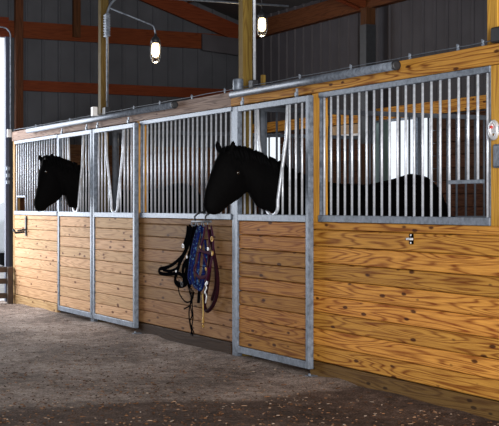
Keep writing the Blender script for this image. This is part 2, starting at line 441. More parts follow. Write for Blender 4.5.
# lining boards: behind the stalls and on the end wall
def boards(mb, axis, fixed, lo, hi, z0, z1, t=.035, pitch=.14, out=-1, holes=(), joints=True):
    z = z0; k = 0
    while z < z1 - .01:
        zt = min(z + pitch, z1); segs = [(lo, hi)]
        for h in holes:
            if zt > h[2] + .001 and z < h[3] - .001:
                ns = []
                for a, b in segs:
                    if h[0] > a and h[1] < b: ns += [(a, h[0]), (h[1], b)]
                    else: ns.append((a, b))
                segs = ns
        for a, b in segs:
            p = random.random() * 9
            if axis == 'X': mb.box((a, fixed, z + .002), (b, fixed + out * t, zt - .002), .006, p)
            else: mb.box((fixed, a, z + .002), (fixed + out * t, b, zt - .002), .003, p)
        z = zt; k += 1
    return mb
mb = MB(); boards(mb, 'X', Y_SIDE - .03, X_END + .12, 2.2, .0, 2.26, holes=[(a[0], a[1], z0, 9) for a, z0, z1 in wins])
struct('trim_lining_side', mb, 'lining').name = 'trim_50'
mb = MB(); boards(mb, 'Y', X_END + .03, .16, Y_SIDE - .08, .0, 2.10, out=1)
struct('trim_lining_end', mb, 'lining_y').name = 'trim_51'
# windows of the side wall
for i, ((a, b), z0, z1) in enumerate(wins):
    mb = MB(); y = Y_SIDE
    mb.box((a, y - .06, z0 - .04), (b, y + .02, z0)); mb.box((a, y - .06, z1), (b, y + .02, z1 + .04))
    mb.box((a - .04, y - .06, z0 - .04), (a, y + .02, z1 + .04)); mb.box((b, y - .06, z0 - .04), (b + .04, y + .02, z1 + .04))
    wo = struct('window_%d' % (i + 1), mb, 'galv')
    if i == 0:
        m_ = a + (b - a) * .32
        make('shutter', MB().box((a, y - .02, z0), (m_, y, z1)), 'teal', wo)
        make('pane', MB().box((m_, y - .012, z0), (b, y - .006, z1)), 'pane', wo)
        for f in (.48, .74):
            xx = a + (b - a) * f; make('mullion', MB().box((xx - .012, y - .03, z0), (xx + .012, y, z1)), 'galv', wo)
    else:
        make('pane', MB().box((a, y - .012, z0), (b, y - .006, z1)), 'pane', wo)

# ------------------------------------------------------------------ posts
def post(x, y, w, z1, mat, label, d=None, z0=-.03):
    d = d or w
    o = make('wooden_post', MB().box((x - w / 2, y - d / 2, z0), (x + w / 2, y + d / 2, z1), .004), mat)
    return tag(o, label, 'post')
xa = XF(103, .09); xb = XF(245, .09); xc = XF(498, .09)
M['olive_dull'] = wood('dull olive post', (.12, .085, .028), (.07, .045, .015), (.04, .02, .01), axis='Z', vary=.1, knots=.3)
post(xa, .095, .09, roof_z(.09) - .36, 'olive_dull', 'olive brown timber post behind the upright conduit of the arm lamp')
post(xb, .095, .09, roof_z(.09) - .36, 'olive_z', 'yellow brown timber post rising behind the middle stall door')
post(xc, .095, .10, roof_z(.09) - .36, 'pine_gold_z', 'golden timber post standing up at the right edge above the rail beam')
pe = WX(18, 0, X_END + .15)
post(X_END + .13, .10, .085, roof_z(.1) - .36, 'redbrown_z', 'dark brown timber post at the far end beside the bright doorway', d=.10)
sp_ = post(XF(368, Y_SIDE - .19), Y_SIDE - .19, .13, 3.60, 'redbrown_z', 'red brown timber post against the long back siding under the roof beam')
make('shade_sleeve', MB().box((sp_.location.x - .068, Y_SIDE - .258, 2.0), (sp_.location.x + .068, Y_SIDE - .122, W(368, 25, Y_SIDE - .19).z)), 'dark', sp_)  # added dark wrap, paints the shade on the lower part of the post
# wide front jamb at right edge and jamb post beside middle door
xj0, xj1 = XF(490.8), XF(490.8) + .32
tag(make('front_post', MB().box((xj0, .038, -.03), (xj1, .075, Z_SILL0 - .002)).box((xj0, .0, Z_SILL0 - .002), (xj1, .075, Z_BEAM - .125), .003), 'pine_gold_z'), 'golden pine front post at right edge carrying the snap latch', 'post')
xd0, xd1 = XF(312), XF(319.3)
tag(make('front_post', MB().box((xd0, .038, -.03), (xd1, .075, Z_SILL0 - .002)).box((xd0, .0, Z_SILL0 - .002), (xd1, .075, Z_BEAM - .125), .003), 'pine_gold_z'), 'narrow golden pine post between the nearest stall door and the wide grille', 'post')
xq0, xq1 = XF(137), XF(140.5)
tag(make('front_post', MB().box((xq0, .038, -.03), (xq1, .075, Z_SILL0 - .002)).box((xq0, .0, Z_SILL0 - .002), (xq1, .075, Z_BEAM - .125), .003), 'pine_gold_z'), 'narrow tan pine post just right of the pair of stall doors', 'post')
xl0, xl1 = XF(13), XF(15)
tag(make('front_post', MB().box((xl0, .0, -.03), (xl1, .07, Z_BEAM - .125), .003), 'pine_pale_z'), 'narrow pale pine post where the stall row starts at the doorway', 'post')
xg0, xg1 = XF(231), XF(238.5)
tag(make('steel_post', MB().box((xg0 + .02, .0, -.03), (xg1 - .02, .045, 2.112), .003), 'galv'), 'galvanised upright between the bridle wall and the nearest stall door', 'post')
tag(make('steel_post', MB().box((XF(90.5), .0, -.03), (XF(94), .045, 2.112), .003), 'galv'), 'galvanised upright behind the meeting stiles of the paired stall doors', 'post')

# header beam in two runs
hb = MB().box((XF(232), -.012, Z_BEAM - .123), (xj1, .045, Z_BEAM), .003)
tag(make('header_beam', hb, 'pine_gold'), 'golden pine header beam over the wide grille and nearest door', 'beam')
hb = MB().box((XF(12.8), -.012, Z_BEAM - .123), (XF(232) - .004, .045, Z_BEAM), .003)
tag(make('header_beam', hb, wood('weathered pale beam', (.36, .25, .20), (.14, .085, .07), (.08, .045, .04), vary=.15)), 'pale weathered header beam over the far stalls and bridle wall', 'beam')

# ------------------------------------------------------------------ stall front panels
BAR_R = .0088; PITCH = .098
def front_panel(x0, x1, planks, label, skip=None, kick='kick', p0=None, p1=None):
    p0 = x0 if p0 is None else p0; p1 = x1 if p1 is None else p1
    root = thing('stall_front', ((x0 + x1) / 2, 0.02, 0), label, 'stall front')
    mb = MB(); boards(mb, 'X', .0, p0, p1, .115, Z_SILL0, .035, .1225, 1)
    make('plank_panel', mb, planks, root)
    mb = MB(); boards(mb, 'X', -.008, p0, p1, -.06, .112, .045, .23, 1)
    make('kick_board', mb, kick, root)
    fr = MB(); fr.box((x0, -.012, Z_SILL0), (x1, .045, Z_SILL1), .003); fr.box((x0, -.008, Z_TOP0), (x1, .04, Z_TOP1 - .01), .003)
    fr.box((x0, .0, Z_SILL1), (x0 + .012, .03, Z_TOP0)); fr.box((x1 - .012, .0, Z_SILL1), (x1, .03, Z_TOP0))
    gr = make('grille_frame', fr, 'galv', root)
    n = int(round((x1 - x0) / PITCH)); p = (x1 - x0) / n
    first = None; gl = world_loc(gr)
    short = None
    for k in range(n):
        x = x0 + p * (k + .5)
        if skip and skip[0] < x < skip[1]:
            if short is None:
                short = make('short_bar', MB().tube([(x, .015, skip[2]), (x, .015, Z_TOP0)], BAR_R, 10), 'galv_bar', gr)
                sl = short.location.copy(); sx = x
            else: copy_to(short, gr, sl + Vector((x - sx, 0, 0)))
            continue
        if first is None:
            first = make('bar', MB().tube([(x, .015, Z_SILL1), (x, .015, Z_TOP0)], BAR_R, 10), 'galv_bar', gr)
            fx = x; l0 = first.location.copy()
        else: copy_to(first, gr, l0 + Vector((x - fx, 0, 0)))
    if skip:
        make('feed_opening_rail', MB().box((skip[0] - .03, .0, skip[2] - .018), (skip[1] + .03, .03, skip[2] + .006), .002), 'galv', gr)
    return root
zf = W(460, 181).z
front_panel(XF(13) + .08, XF(57.5), 'pine_pale', 'far stall front of pale planks with grille behind the leftmost black horse head', skip=(XF(17.5), XF(24.5), W(20, 196).z), kick='kick_pale')
front_panel(XF(140.5), xg0 + .018, 'pine_shaded', 'middle stall front of planks where the bridles hang below the grille', kick='kick_dark', p0=xq0 - .02)
front_panel(xd1, xj0, 'pine_gold', 'nearest wide stall front of golden planks with a tall grille and feed opening', skip=(XF(450.5), XF(478), zf), p0=xd0 - .02, p1=xj1 + .6)
# next stall out of frame to the right keeps going
# ------------------------------------------------------------------ doors
DY = -.065
def stall_door(x0, x1, planks, label, z0=.055, ztop=2.10):
    xm = (x0 + x1) / 2; root = thing('stall_door', (xm, DY + .02, z0), label, 'stall door')
    t = .048; ya, yb = DY, DY + .045
    fr = MB()
    fr.box((x0, ya, z0), (x0 + t, yb, ztop), .004); fr.box((x1 - t, ya, z0), (x1, yb, ztop), .004)
    fr.box((x0 + t, ya, ztop - t), (x1 - t, yb, ztop), .004); fr.box((x0 + t, ya, z0), (x1 - t, yb, z0 + .055), .004)
    fr.box((x0 + t, ya, Z_SILL0 - .005), (x1 - t, yb, Z_SILL1), .004)
    make('door_frame', fr, 'galv', root)
    mb = MB(); boards(mb, 'X', DY + .012, x0 + t, x1 - t, z0 + .055, Z_SILL0 - .005, .025, (Z_SILL0 - z0 - .06) / 9.0, 1)
    make('plank_panel', mb, planks, root)
    yc = DY + .022; zt = ztop - t; zb = Z_SILL1
    # V yoke
    topw = .255; botw = .095; pts = []
    zu = zb + .055
    pts.append((xm - topw, yc, zt)); pts.append((xm - topw * .92, yc, zt - .25)); 
    pts.append((xm - botw, yc, zu + .06))
    for k in range(9):
        a = math.pi + math.pi * k / 8
        pts.append((xm + botw * math.cos(a), yc, zu + .01 + (botw * .75) * math.sin(a)))
    pts.append((xm + botw, yc, zu + .06)); pts.append((xm + topw * .92, yc, zt - .25)); pts.append((xm + topw, yc, zt))
    make('yoke', MB().tube(pts, .0135, 10), 'galv_bar', root)
    first = None
    for sgn in (-1, 1):
        half = (x1 - x0) / 2 - t
        n = 3 if half > .5 else 3
        xs = [half - .09 - k * .098 for k in range(4)]
        for d in xs:
            if d < .22: continue
            x = xm + sgn * d
            if d > topw + .02:
                if first is None:
                    first = make('bar', MB().tube([(x, yc, zb), (x, yc, zt)], BAR_R, 10), 'galv_bar', root); l0 = first.location.copy(); fx = x
                else: copy_to(first, root, l0 + Vector((x - fx, 0, 0)))
            else:
                # stops at the sloping yoke
                f = (d - botw) / (topw * .92 - botw); zz = zu + .06 + f * (zt - .25 - zu - .06)
                make('short_bar', MB().tube([(x, yc, zb), (x, yc, min(zz, zt))], BAR_R, 10), 'galv_bar', root)
    # inner short bars below the yoke slope
    for sgn in (-1, 1):
        for d in (.175,):
            f = (d - botw) / (topw * .92 - botw); zz = zu + .06 + f * (zt - .25 - zu - .06)
            x = xm + sgn * d
            make('short_bar', MB().tube([(x, yc, zb), (x, yc, zz)], BAR_R, 10), 'galv_bar', root)
    # hangers with rollers up to the track
    for x in (x0 + .1, x1 - .22):
        h = MB(); h.box((x - .012, DY + .018, ztop), (x + .012, DY + .028, 2.168)); h.lathe((x, DY + .010, ztop + .022), [(.018, 0), (.018, .012)], 12, 'Y')
        make('hanger', h, 'galv', root)
    return root
doorC = stall_door(XF(235, DY), XF(308.5, DY), 'pine_door', 'nearest stall door of golden planks in a steel frame with a black horse through it')
doorB = stall_door(XF(92.5, DY), XF(134.5, DY), 'pine_pale', 'stall door with an empty yoke opening, right one of the paired doors')
doorA = stall_door(XF(57.5, DY), XF(91.5, DY), 'pine_pale', 'stall door the leftmost horse leans out of, left one of the paired doors')
# floor guide at bottom corners of doors
for px, dd in ((308.5, 'nearest golden door'), (135, 'paired doors')):
    x = XF(px, DY); mb = MB(); mb.box((x - .02, DY - .02, -.01), (x + .05, DY + .05, .012)); mb.box((x + .03, DY - .02, .0), (x + .05, DY - .008, .03))
    tag(make('floor_guide', mb, 'galv'), 'small steel floor guide at the foot of the %s' % dd, 'door guide')

# ------------------------------------------------------------------ tracks, wire, brackets
def track(pa, pb, z, label, y=-.062, r=.030):
    xa_, xb_ = XF(pa, y), XF(pb, y)
    root = thing('door_track', ((xa_ + xb_) / 2, y, z - r), label, 'door track')
    make('rail', MB().tube([(xa_, y, z), (xb_, y, z)], r, 16), 'galv', root)
    e = MB(); e.lathe((xb_, y, z), [(r * .8, 0), (r * 1.12, .003), (r * 1.12, .02), (r * .7, .022)], 16, 'X')
    make('end_cap', e, 'dark', root)
    n = 3
    for k in range(n):
        x = xa_ + (xb_ - xa_) * (k + .5) / n
        b = MB(); b.box((x - .02, y + r * .6, z - .015), (x + .02, -.012, z + .02))
        make('bracket', b, 'galv', root)
track(28, 174, 2.205, 'long round steel door track over the far pair of doors')
track(232, 395, 2.205, 'long round steel door track over the nearest door ending above the wide grille')
yw = .0
wz = 2.262
mb = MB(); pts = []
xs0, xs1 = XF(13), xj1
for k in range(61):
    x = xs0 + (xs1 - xs0) * k / 60; pts.append((x, yw, wz + .002 * math.sin(k * 1.3)))
mb.tube(pts, .0035, 6)
tag(make('wire', mb, 'galv_dark'), 'thin steel wire strung along the top of the header beams', 'wire')
clipsrc = None
places = [(36, 'leftmost'), (70, 'second from left'), (134, 'above the right stile of the paired doors'), (160, 'over the middle of the far track end'), (192, 'above the bridle wall grille'),
          (225, 'just left of the nearest door'), (300, 'above the nearest door latch side'), (351, 'above the left part of the wide grille'), (410, 'just right of the nearest track end'), (458, 'above the right part of the wide grille'), (483, 'beside the right edge post')]
for px, wh in places:
    x = XF(px)
    if clipsrc is None:
        m = MB(); m.box((x - .008, -.006, Z_BEAM), (x + .008, .006, Z_BEAM + .014)); m.lathe((x, 0, Z_BEAM + .014), [(.009, 0), (.006, .004), (.009, .01), (.009, .02), (.004, .024)], 10)
        m.box((x - .013, -.004, Z_BEAM + .018), (x - .006, .004, Z_BEAM + .042))
        clipsrc = make('wire_clip', m, 'galv'); cl = clipsrc.location.copy(); o = clipsrc; cx0 = x
    else:
        o = clipsrc.copy(); COL.objects.link(o); o.location = cl + Vector((x - cx0, 0, 0))
    tag(o, 'small wire clip on the header beam, %s' % wh, 'clip', 'wire clips along the header beam')
# plates and box at tops of posts
p = W(94, 119, -.05)
tag(make('bracket_plate', MB().box((p.x - .03, -.075, Z_BEAM + .0), (p.x + .03, -.02, Z_BEAM + .10), .004).box((p.x - .02, -.03, Z_BEAM), (p.x + .02, .04, Z_BEAM + .01)), 'white'), 'small white upright plate on the far track beside the olive post', 'bracket')
p = W(236, 90, -.04)
tag(make('junction_box', MB().lathe((p.x, -.02, Z_BEAM), [(.04, 0), (.045, .008), (.045, .085), (.04, .095)], 14), 'galv'), 'grey round steel box on the beam left of the yellow brown post', 'box')
tag(make('switch_box', MB().box((XF(494), -.03, Z_BEAM + .005), (XF(494) + .14, .035, Z_BEAM + .095), .008), 'dark'), 'dark box on the beam at the upper right edge', 'box')

# ------------------------------------------------------------------ partitions between stalls
def partition(X, label):
    root = thing('stall_partition', (X, 1.8, 0), label, 'partition')
    ya, yb = .16, Y_SIDE - .08
    mb = MB(); boards(mb, 'Y', X - .018, ya, yb, 0.0, 1.14, .036, .14, 1); make('plank_panel', mb, 'lining_y', root)
    fr = MB(); fr.box((X - .02, ya, 1.14), (X + .02, yb, 1.18)); fr.box((X - .02, ya, 2.065), (X + .02, yb, 2.105))
    for y in (ya, (ya + yb) / 2, yb - .04): fr.box((X - .02, y, 1.18), (X + .02, y + .04, 2.065))
    g = make('grille_frame', fr, 'galv_dark', root)
    n = 31; first = None
    for k in range(n):
        y = ya + .06 + (yb - ya - .12) * k / (n - 1)
        if first is None: first = make('bar', MB().tube([(X, y, 1.18), (X, y, 2.065)], .010, 8), 'galv_dark', g); l0 = first.location.copy(); fy = y
        else: copy_to(first, g, l0 + Vector((0, y - fy, 0)))
partition(X_AB, 'barred partition behind the stall door with the empty yoke')
partition(X_BC, 'barred partition seen through the wide nearest grille')

# board with white lower edge on side wall, seen through the grille
a = W(333, 126, Y_SIDE - .1); b = W(361, 137, Y_SIDE - .1)
root = thing('window_header', ((a.x + b.x) / 2, Y_SIDE - .1, 2.03), 'short tan board with a white lower edge on the back wall inside the stall', 'board')
make('board', MB().box((a.x, Y_SIDE - .12, 2.145), (b.x, Y_SIDE - .068, 2.26)), 'frost', root)
make('edge_strip', MB().box((a.x, Y_SIDE - .13, 2.115), (b.x, Y_SIDE - .068, 2.144)), 'white', root)

# ------------------------------------------------------------------ lamps
def jar_lamp(root, x, y, z, hang=None):
    "caged jar lamp, z = underside of the cap"
    cap = MB().lathe((x, y, z), [(.05, -.005), (.052, .03), (.035, .06), (.016, .075), (.014, .10)], 16); make('cap', cap, 'dark', root)
    bl = MB().lathe((x, y, z), [(.022, -.0), (.034, -.02), (.038, -.06), (.038, -.115), (.028, -.145), (.004, -.158)], 16)
    o = make('bulb', bl, 'bulb', root)
    jar = MB().lathe((x, y, z), [(.050, -.002), (.054, -.03), (.054, -.14), (.043, -.18), (.018, -.200), (.002, -.203)], 20); make('jar', jar, 'glass', root)
    cg = MB()
    for k in range(4):
        a = math.pi * k / 4
        pp = []
        for (r, dz) in [(.060, 0), (.060, -.14), (.049, -.185), (.02, -.212), (-.02, -.212), (-.049, -.185), (-.060, -.14), (-.060, 0)]:
            pp.append((x + r * math.cos(a), y + r * math.sin(a), z + dz))
        cg.tube(pp, .0022, 5)
    cg.tube([(x + .060 * math.cos(t), y + .060 * math.sin(t), z - .07) for t in [2 * math.pi * k / 16 for k in range(16)]], .0022, 5, closed=True)
    make('cage', cg, 'galv', root)
# arm lamp on the far post
YL = .03
xp = XF(107.3, YL)
root = thing('arm_lamp', (xp, YL, Z_BEAM), 'lit glass jar lamp hanging from a bent steel conduit arm over the far stalls', 'lamp')
zc = W(107, 16, YL).z
arc = [(xp, YL, Z_BEAM + .03), (xp, YL, zc)]
# conduit bends over into the stall side
for k in range(1, 9):
    a = math.pi / 2 * k / 8; R = .23
    arc.append((xp, YL + R * (1 - math.cos(a)), zc + R * math.sin(a)))
arc.append((xp, YL + .8, zc + .24)); arc.append((xp, YL + 2.2, zc + .26))
make('conduit', MB().tube(arc, .0125, 10), 'galv', root)
make('base_box', MB().box((xp - .05, -.01, Z_BEAM + .002), (xp + .05, .05, Z_BEAM + .085), .006), 'dark', root)
cp = MB(); z = W(107, 37, YL).z
cp.box((xp - .036, YL - .022, z), (xp + .036, YL + .016, z + .25), .004)
for k in range(9): cp.box((xp - .045, YL - .030, z + .004 + k * .0275), (xp + .045, YL + .02, z + .018 + k * .0275), .003)
make('clamp', cp, 'galv', root)
tip = WX(154, 26, xp)            # arm tip in the cross plane of the pole
lampz = WX(155.5, 43, xp)
arm = [(xp, YL + .03, WX(110, 8, xp).z), (xp, tip.y - .03, tip.z + .01), (xp, tip.y - .005, tip.z - .005), (xp, tip.y + .01, tip.z - .04), (xp, lampz.y, lampz.z + .09)]
make('arm', MB().tube(arm, .0085, 8), 'galv', root)
jar_lamp(root, xp, lampz.y, lampz.z)
lamp1 = Vector((xp, lampz.y, lampz.z - .08))
# second conduit on yellow post and hanging lamp beyond
xp2 = XF(254.5, YL)
root = thing('conduit', (xp2, YL, Z_BEAM), 'straight steel conduit running up the yellow brown post', 'conduit')
make('pipe', MB().tube([(xp2, YL, Z_BEAM + .03), (xp2, YL, 4.5)], .0115, 10), 'galv_bar', root)
make('base_box', MB().box((xp2 - .045, -.005, Z_BEAM + .002), (xp2 + .035, .05, Z_BEAM + .07), .006), 'dark', root)
make('tie_block', MB().box((xp2 + .045, .06, Z_BEAM + .0), (xp2 + .07, .1, Z_BEAM + .11), .004), 'olive_z', root)
LY = 2.0; lp = W(262, 18, LY)
root = thing('hanging_lamp', (lp.x, lp.y, lp.z - .2), 'lit glass jar lamp hanging beside the yellow brown post on a drop pipe', 'lamp')
make('drop_pipe', MB().tube([(lp.x, lp.y, lp.z + .08), (lp.x, lp.y, roof_z(LY) - .02)], .009, 8), 'dark', root)
jar_lamp(root, lp.x, lp.y, lp.z)
lamp2 = Vector((lp.x, lp.y, lp.z - .08))
# far left conduit with bend and white box
xq = X_END + .14
pa = WX(10.6, 132, xq); pt_ = WX(10.6, 36, xq)
R = .11
pts = [(xq, pa.y, pa.z - .02), (xq, pa.y, pt_.z)] + [(xq, pa.y - R * (1 - math.cos(math.pi / 2 * k / 6)), pt_.z + R * math.sin(math.pi / 2 * k / 6)) for k in range(1, 7)]
pts.append((xq, pa.y - .6, pt_.z + R + .02))
root = thing('conduit', (xq, pa.y, pa.z - .1), 'thin bent steel conduit on the jamb of the bright doorway', 'conduit')
make('pipe', MB().tube(pts, .010, 8), 'galv', root)
make('outlet_box', MB().box((xq - .02, pa.y - .045, pa.z - .07), (xq + .02, pa.y + .01, pa.z + .035), .005), 'white', root)
h = WX(8.5, 175, xq)
mb = MB()
for k in range(3): mb.box((X_END + .09, h.y - .02, h.z - .12 + k * .09), (X_END + .13, h.y + .025, h.z - .07 + k * .09), .004)
mb.box((X_END + .091, h.y - .006, h.z - .12), (X_END + .10, h.y + .006, h.z + .12))
tag(make('latch_chain', mb, 'galv'), 'small steel hasp and chain on the dark blue doorway jamb', 'latch')

# low barrier at the doorway
root = thing('low_barrier', (X_END + .3, -.3, 0), 'low dark brown plank barrier across the foot of the bright doorway', 'barrier')
for y in (-.06, -.55, -1.2):
    make('upright', MB().box((X_END + .24, y - .035, -.02), (X_END + .31, y + .035, .47), .004), 'brownboard', root)
for z in (.06, .25, .40):
    make('board', MB().box((X_END + .20, -1.5, z), (X_END + .235, -.02, z + .07), .004), 'brownboard', root)

# ------------------------------------------------------------------ small fittings on the front
# folding saddle rack at far left
p = W(26, 232, -.01)
root = thing('saddle_rack', (p.x, -.02, p.z - .1), 'small dark folding saddle rack on the pale planks at far left', 'saddle rack')
make('bracket', MB().box((p.x - .02, -.02, p.z - .05), (p.x + .02, .0, W(26, 216).z), .003), 'dark', root)
a_ = Vector((p.x, -.03, p.z)); b_ = Vector((p.x - .05, -.13, p.z - .01))
make('arm', MB().tube([a_, b_, b_ + Vector((-.02, -.03, .045))], .014, 8).tube([a_ + Vector((.08, 0, .03)), b_ + Vector((.08, 0, .03))], .011, 8), 'dark', root)
# slide bolt on golden planks
p = W(412, 239, -.0)
root = thing('door_latch', (p.x, -.01, p.z - .03), 'small black and steel latch plate on the golden planks under the wide grille', 'latch')
make('plate', MB().box((p.x - .022, -.008, p.z - .035), (p.x + .022, .0, p.z + .035), .002), 'black', root)
mb = MB().box((p.x - .045, -.02, p.z - .008), (p.x + .03, -.008, p.z + .008), .003)
for dz in (-.025, .025): mb.lathe((p.x, -.012, p.z + dz), [(.007, 0), (.007, .004)], 8, 'Y')
make('bolt', mb, 'silver', root)
# snap with red tab on the right post
p = W(495, 130, -.02)
root = thing('snap_latch', (p.x, -.02, p.z - .06), 'shiny silver snap latch with a red mark on the right edge post', 'latch')
mb = MB(); mb.tube([(p.x + .05 * math.cos(t) * .7, -.03, p.z + .05 * math.sin(t)) for t in [2 * math.pi * k / 14 for k in range(14)]], .013, 8, closed=True)
mb.box((p.x - .02, -.035, p.z - .02), (p.x + .09, -.006, p.z + .025), .006); mb.box((p.x - .045, -.03, p.z + .02), (p.x - .01, -.006, p.z + .05), .004)
make('body', mb, 'silver', root)
make('red_mark', MB().box((p.x - .022, -.045, p.z + .008), (p.x + .0, -.036, p.z + .026), .002), 'red', root)
p = W(497.5, 156, -.01)
tag(make('outlet_cover', MB().box((p.x - .035, -.022, p.z - .07), (p.x + .10, -.006, p.z + .07), .01), 'galv'), 'grey steel plate with rounded lower corner on the right edge post', 'plate')
# weathered post to the left of doorway foot
p = W(13, 290)

# ------------------------------------------------------------------ tack
TY = -.045
def wp(pts, y=TY, dy=None):
    out = []
    for i, q in enumerate(pts):
        yy = y + (dy[i] if dy else 0)
        v = W(q[0], q[1], yy); out.append(v)
    return out
def smooth(pts, n=5):
    P = [Vector(p) for p in pts]; out = []
    for i in range(len(P) - 1):
        p0 = P[max(i - 1, 0)]; p1 = P[i]; p2 = P[i + 1]; p3 = P[min(i + 2, len(P) - 1)]
        for k in range(n):
            t = k / n
            out.append(.5 * ((2 * p1) + (-p0 + p2) * t + (2 * p0 - 5 * p1 + 4 * p2 - p3) * t * t + (-p0 + 3 * p1 - 3 * p2 + p3) * t ** 3))
    out.append(P[-1]); return out
def strap(mb, pts, w=.012, y=TY, th=.004, dy=None, n=4): return mb.tube(smooth(wp(pts, y, dy), n), w, 8, flat=th)
def cord(mb, pts, r=.009, y=TY, dy=None, n=4): return mb.tube(smooth(wp(pts, y, dy), n), r, 8)
def ring(mb, px, py, r, y=TY, t=.004, sx=1.0):
    p = W(px, py, y); return mb.tube([(p.x + r * sx * math.cos(a), y, p.z + r * math.sin(a)) for a in [2 * math.pi * k / 14 for k in range(14)]], t, 6, closed=True)
# hook rack
a = W(192, 221.5, -.075); b = W(211, 221.5, -.075)
root = thing('tack_hook_rack', ((a.x + b.x) / 2, -.05, a.z - .04), 'small steel hook bar above the hanging bridles', 'hook rack')
make('bar', MB().tube([a, b], .010, 8), 'hookbar', root)
for px in (195.5, 206):
    p = W(px, 222, -.075)
    make('hanger', MB().tube(smooth([(p.x, -.075, p.z), (p.x, -.08, p.z + .05), (p.x, -.03, Z_SILL1 + .006), (p.x, .0, Z_SILL1 + .01)], 3), .008, 6), 'dark', root)
hz = a.z
for px in (196, 202, 208):
    p = W(px, 223, -.075)
    make('hook', MB().tube(smooth([(p.x, -.075, hz), (p.x, -.085, hz - .035), (p.x, -.115, hz - .03), (p.x, -.12, hz - .005)], 3), .005, 6), 'galv', root)
# black bridle
root = thing('bridle', W(186, 300, TY), 'black leather bridle with looping noseband, leftmost of the hanging tack', 'bridle')
mb = MB()
strap(mb, [(195, 225), (190, 240), (185, 252), (180, 262), (177, 272)], .030, dy=[0, 0, 0, 0, 0])
strap(mb, [(197, 226), (193, 243), (190, 258), (186, 274), (184, 284)], .036, -.055)
strap(mb, [(191, 226), (189, 236), (186, 248)], .045, -.06)
strap(mb, [(192, 240), (189, 256), (183, 268), (184, 280)], .030, -.04)
strap(mb, [(193, 227), (192, 245), (187, 262), (187, 278), (190, 288)], .030, -.035)
strap(mb, [(188, 226), (187, 236), (184, 246)], .030, -.05)
make('crown_straps', mb, 'black', root)
mb = MB()
strap(mb, [(184, 254), (176, 262), (168, 267), (160, 269), (159, 272), (163, 274), (172, 274), (178, 273), (184, 277)], .017, -.075)
strap(mb, [(163, 270), (170, 271), (177, 268), (181, 262)], .013, -.085)
make('noseband', mb, 'black', root)
mb = MB()
strap(mb, [(177, 272), (175, 281), (180, 285), (186, 283), (188, 276)], .028, -.06)
strap(mb, [(178, 286), (180, 295), (186, 302), (192, 300), (194, 292)], .007, -.055)
strap(mb, [(188, 286), (191, 298), (190, 305), (184, 309)], .007, -.06)
make('cheek_straps', mb, 'black', root)
for q in ((183, 246, .018, -.08), (176, 271, .010, -.08), (187, 257, .010, -.085)): make('buckle', ring(MB(), *q), 'silver', root)
make('bit_ring', ring(MB(), 182, 284, .02, -.07, .005), 'dark', root)
# reins
root = thing('reins', W(190, 335, TY), 'thin black leather reins hanging lowest towards the floor', 'reins')
mb = MB()
strap(mb, [(191, 288), (191, 300), (189, 312), (190, 324), (193, 336)], .010, -.06); strap(mb, [(193, 290), (192, 303), (193, 316), (192, 326), (191, 335)], .009, -.05)
strap(mb, [(190, 305), (192, 315), (190, 322), (194, 333)], .007, -.07)
make('rein', mb, 'black', root)
# blue ropes
root = thing('lead_rope', W(200, 285, TY), 'braided blue rope with pale flecks, hung in loops between black and maroon tack', 'rope')
mb = MB()
cord(mb, [(201, 226), (198, 236), (195, 250), (193, 264), (192, 276), (195, 286), (199, 289)], .016, -.095)
cord(mb, [(199, 226), (195, 238), (192, 252), (190, 266), (189, 277), (191, 284)], .013, -.08)
cord(mb, [(203, 227), (202, 240), (199, 255), (198, 270), (197, 281), (200, 290), (203, 284), (204, 270), (205, 252)], .015, -.07)
cord(mb, [(205, 240), (206, 250), (206, 262), (202, 276), (200, 286)], .012, -.06)
make('rope_loops', mb, 'bluerope', root)
mb = MB(); cord(mb, [(200, 288), (199, 294), (198.5, 303)], .014, -.07)
make('rope_end', mb, 'black', root)
# maroon halter
root = thing('halter', W(208, 290, TY), 'maroon webbing halter with brass buckles, rightmost of the hanging tack', 'halter')
mb = MB()
strap(mb, [(205, 225), (203, 238), (199, 250), (197, 262), (194, 270), (199, 277), (206, 276), (209, 268)], .016, -.105)
strap(mb, [(211, 226), (213, 238), (213, 252), (211, 262), (209, 272), (205, 282)], .018, -.10)
strap(mb, [(199, 250), (204, 252), (209, 253), (213, 255)], .013, -.108)
strap(mb, [(203, 254), (206, 263), (208, 272), (206, 280)], .010, -.11)
strap(mb, [(207, 225), (209, 240), (208, 258)], .012, -.09)
make('webbing', mb, 'maroon', root)
for q in ((212, 239, .019, -.118, .005), (206, 269, .012, -.118, .004), (200.5, 247, .009, -.12)): make('buckle', ring(MB(), *q), 'brass', root)
mb = MB(); p = W(212.5, 253, -.12); mb.lathe((p.x, -.128, p.z), [(.012, 0), (.018, .004), (.018, .012)], 12, 'Y'); mb.box((p.x - .010, -.128, p.z - .025), (p.x + .010, -.118, p.z + .02), .004)
make('strap_tip', mb, 'brass', root)
mb = MB(); ring(mb, 208, 249, .012, -.12, .005); make('side_ring', mb, 'silver', root)
# dark maroon lead rope forming the long loop
root = thing('lead_rope', W(212, 312, TY), 'long dark maroon lead rope hanging in one narrow loop against the planks', 'rope')
mb = MB()
cord(mb, [(209, 230), (213, 250), (217, 272), (217.5, 290), (214, 303), (208, 311), (204.5, 306), (206, 292), (209, 275), (210, 255)], .017, -.045)
cord(mb, [(211, 240), (215, 262), (216, 284), (212, 300)], .014, -.03)
make('rope', mb, 'darkmaroon', root)
# silver snap chain
mb = MB()
strap(mb, [(207.5, 282), (205.5, 284), (206.5, 288), (205, 292), (206.5, 296), (205.5, 303)], .006, -.115, .006)
ring(mb, 207, 283, .012, -.115, .004)
tag(make('snap_chain', mb, 'silver'), 'bright silver curb chain dangling in front of the maroon tack', 'chain')
